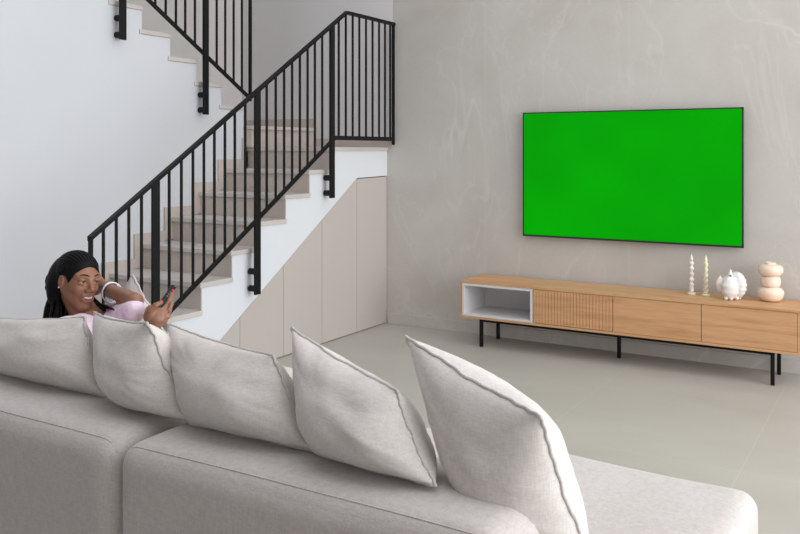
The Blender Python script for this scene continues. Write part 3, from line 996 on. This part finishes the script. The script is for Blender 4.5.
for p_, d_ in ((hp(161.6, 301.5, .012), ac), (hp(172.4, 293.4, -.046), ac)):
    bm = bmesh.new(); bmesh.ops.create_uvsphere(bm, u_segments=12, v_segments=8, radius=1,
        matrix=Matrix.Translation(p_) @ Matrix.Diagonal((.0045, .0042, .0052, 1)))
    bm_obj('fingernail', bm, M_nail, person, True)

# pink top
xs = axis_grid(-2.90, -2.10, -2.80, -2.20, .005, .01)
ys = axis_grid(1.84, 2.45, 1.90, 2.38, .005, .01)
zs = axis_grid(.42, .96, .60, .95, .005, .01)
T = Field(xs, ys, zs)
g = .011
T.cap(shR, shL, .050+g, .050+g, k=.03)
T.cap(chest-sax*.075, chest+sax*.075, .094+g, .094+g, k=.05)
T.cap(nb-Vector((0, 0, .035)), chest, .052+g, .092+g, k=.04)
T.cap(belly-sax*.05, belly+sax*.05, .092+g, .092+g, k=.06)
T.cap(chest, belly, .104+g, .10+g, k=.05)
T.cap(shR, shR.lerp(elR, .62), .052+g, .050+g, k=.03)
T.cap(shL-Vector((0, 0, .010)), slL, .058, .043, k=.03)
T.cap(nb+Vector((0, 0, .05)), nb+hc*.085-Vector((0, 0, .085)), .058, .038, k=.006, op='sub')
field_obj('pink_top', T, M_shirt, person)
# trousers
xs = axis_grid(-2.56, -1.55, -2.5, -2.0, .009, .011)
P_ = Field(xs, list(np.arange(2.05, 2.60, .009)), list(np.arange(.405, .74, .009)))
for h, kn, an in ((hipR, knR, anR), (hipL, knL, anL)):
    P_.cap(h, kn, .088, .062, k=.03); P_.cap(kn, kn.lerp(an, .88), .060, .050, k=.02)
P_.cap(hipR, hipL, .107, .107, k=.05); P_.cap(belly, pel, .098, .104, k=.04)
P_.cutplane(belly, (belly-pel).normalized())
field_obj('trousers', P_, M_trouser, person)

# bracelets on the raised wrist
fa = (elL-wrL).normalized()
for q, (off, rr_, tr_, m_) in enumerate(((.020, .037, .0036, M_silver), (.034, .038, .0026, simple('pearl_beads', (.75, .74, .78), .3, bs=0)))):
    c_ = wrL+fa*off+Vector((0, 0, -.006))
    a_ = fa.cross(Vector((0, 0, 1))).normalized(); b_ = fa.cross(a_)
    tilt = fa*.35
    tube('bracelet', [c_+(a_+tilt*math.cos(q+.5))*(rr_*math.cos(t_*2*math.pi/36))+(b_+tilt*.4)*(rr_*math.sin(t_*2*math.pi/36)) for t_ in range(36)], tr_, m_, person, 8, closed=True)

# hair : scalp cap, a gathered crown and long thin braids
Hf = Field(np.arange(HC.x-.19, HC.x+.19, .004), np.arange(HC.y-.19, HC.y+.19, .004), np.arange(HC.z-.12, HC.z+.15, .004))
Hf.ell(hd(-.015, 0, .022), (.093, .0735, .082), AX, k=.01)
Hf.ell(hd(-.062, -.012, .020), (.050, .060, .056), AX, k=.02)
Hf.ell(hd(-.076, -.025, -.022), (.045, .050, .058), AX, k=.03)
Hf.ell(hd(-.070, -.045, -.070), (.030, .030, .050), AX, k=.03)
n_ = (hf*.90-u2*.44).normalized()
Hf.cutplane(hd(.067, 0, .050), n_)
for s_ in (-1, 1):
    Hf.ell(hd(.012, s_*.083, -.020), (.026, .020, .040), AX, k=.006, op='sub')
V_, F_ = Hf.mesh()
hair = field_obj('hair', Hf, M_hair, person)
def on_cap(v):
    q = Vector(v).normalized()
    e = math.sqrt((q.x/.0985)**2+(q.y/.0785)**2+(q.z/.088)**2)
    return hd(-.016+q.x/e, q.y/e, .022+q.z/e)
rnd = random.Random(4)
VB, FB = [], []
def add_strand(pts_, rad_):
    v_, f_ = tube_data(pts_, rad_, 6)
    o_ = len(VB); VB.extend(v_); FB.extend(tuple(i+o_ for i in q) for q in f_)
def smooth_path(P0, n=5):
    out = []
    P0 = [P0[0]*2-P0[1]]+P0+[P0[-1]*2-P0[-2]]
    for i in range(1, len(P0)-2):
        for j in range(n):
            t = j/n
            a, b, c, d = P0[i-1], P0[i], P0[i+1], P0[i+2]
            out.append(.5*((2*b)+(c-a)*t+(2*a-5*b+4*c-d)*t*t+(3*b-a-3*c+d)*t**3))
    out.append(P0[-2]); return out
for i in range(27):                      # cornrows over the scalp
    t = (i+.5)/27*math.pi
    y0, z0 = math.cos(t), math.sin(t)
    st_ = Vector((.70*z0+.06, y0*.95, .62*z0-.05))
    en_ = Vector((-.85, y0*.30, .25*z0+.05))
    path = [on_cap(st_.normalized()*(1-q/9)+en_.normalized()*(q/9)) for q in range(10)]
    add_strand(smooth_path(path, 2), .0048)
for i in range(58):                      # hanging behind the shoulder
    a_ = rnd.random(); b2 = rnd.random()
    p0 = hd(-.070-.02*rnd.random(), -.050+.09*b2, .040-.05*rnd.random())
    p1 = hd(-.108-.010*rnd.random(), -.066+.10*b2, -.020-.04*rnd.random())
    e1 = pt(48+21*a_, 298+4*rnd.random(), 3.13+.12*b2)
    e2 = pt(41+29*a_+2*rnd.random(), 322+5*rnd.random(), 3.11+.12*b2)
    e3 = pt(37+31*a_+3*rnd.random(), 352+10*rnd.random(), 3.12+.10*b2)
    add_strand(smooth_path([p0, p1, e1, e2, e3], 5), [.0050]*21)
for i in range(9):                       # between neck and raised arm
    a_ = i/8
    add_strand(smooth_path([hd(-.06, .055, -.01-.03*a_), pt(96+3*a_, 303, 3.23), pt(98+9*a_, 312, 3.17), pt(96+12*a_, 328, 3.14)], 5), .0045)
for i in range(4):
    add_strand(smooth_path([pt(96, 303, 3.19), pt(104+2*i, 305+1.5*i, 3.145), pt(113+2.2*i, 309+2.0*i, 3.085), pt(121+2*i, 316+2.4*i, 3.03)], 5), [.0035-.0001*q for q in range(16)])
mesh_obj('braids', VB, FB, M_hair, person, True)

# remote control held in her right hand
rc = empty('remote_control', hp(164, 305, -.015), 'small black remote control in the woman\'s raised right hand', 'remote')
a_, b_ = hp(157.5, 309.5, .004), hp(173.5, 290.5, -.075)
d_ = (b_-a_); L_ = d_.length; d_.normalize()
wv = d_.cross(ac).normalized(); tn = wv.cross(d_).normalized()
Mx = Matrix((d_.to_tuple(), wv.to_tuple(), tn.to_tuple())).transposed().to_4x4()
bm = bmesh.new(); add_box(bm, -L_/2, L_/2, -.0095, .0095, -.0065, .0065, .003)
bmesh.ops.transform(bm, matrix=Matrix.Translation((a_+b_)/2) @ Mx, verts=bm.verts)
bm_obj('remote_body', bm, simple('dark_grey_plastic', (.010, .012, .012), .5, bs=0, spec=.2), rc)
for q in range(3):
    bm = bmesh.new(); bmesh.ops.create_cone(bm, cap_ends=True, segments=14, radius1=.0032, radius2=.003, depth=.002,
        matrix=Matrix.Translation((a_+b_)/2+d_*(.004+.011*q)) @ Mx @ Matrix.Translation((0, 0, .0078)))
    bm_obj('button', bm, simple('grey_button', (.12, .12, .13), .5, bs=0), rc)
#P1#

# ------------------------------------------------------------------ light
W = bpy.data.worlds.new('daylight'); S.world = W
W.use_nodes = True
nt = W.node_tree
bg = nt.nodes['Background']
tc = N(nt, 'ShaderNodeTexCoord')
dp = N(nt, 'ShaderNodeVectorMath', operation='DOT_PRODUCT')
dp.inputs[1].default_value = Vector((.62, .25, .74)).normalized()
nt.links.new(tc.outputs['Generated'], dp.inputs[0])
mr = N(nt, 'ShaderNodeMapRange'); mr.inputs['From Min'].default_value = -1; mr.inputs['From Max'].default_value = 1
nt.links.new(dp.outputs['Value'], mr.inputs['Value'])
cr = ramp(nt, mr.outputs['Result'], [(0, (.46, .44, .415)), (.5, (.56, .545, .53)), (1, (1.0, 1.02, 1.06))])
nt.links.new(cr, bg.inputs['Color'])
bg.inputs['Strength'].default_value = 1.7

def area(name, loc, target, size, power, col):
    l = bpy.data.lights.new(name, 'AREA'); l.shape = 'RECTANGLE'
    l.size, l.size_y = size; l.energy = power; l.color = col
    o = bpy.data.objects.new(name, l); C.objects.link(o)
    o.location = loc
    o.rotation_euler = (Vector(target)-Vector(loc)).to_track_quat('-Z', 'Y').to_euler()
    return o
area('assumed_window_light', (2.9, 3.4, 1.6), (-3, 3.6, 1.0), (4.6, 2.7), 165, (.94, .97, 1.0))  # unseen area light added at the right for an assumed window; none is built

S.view_settings.view_transform = 'Standard'
S.view_settings.look = 'None'
S.view_settings.gamma = 1
S.view_settings.exposure = 0
S.view_settings.use_curve_mapping = False

# ------------------------------------------------------------------ camera
cam = bpy.data.cameras.new('camera'); co = bpy.data.objects.new('camera', cam); C.objects.link(co)
cam.sensor_width = 36; cam.sensor_fit = 'HORIZONTAL'
cam.lens = 842.5/800*36
cam.shift_y = -(267-151)/800
co.location = (0, 0, 1.4)
co.rotation_euler = (R(90), 0, .5437)
S.camera = co
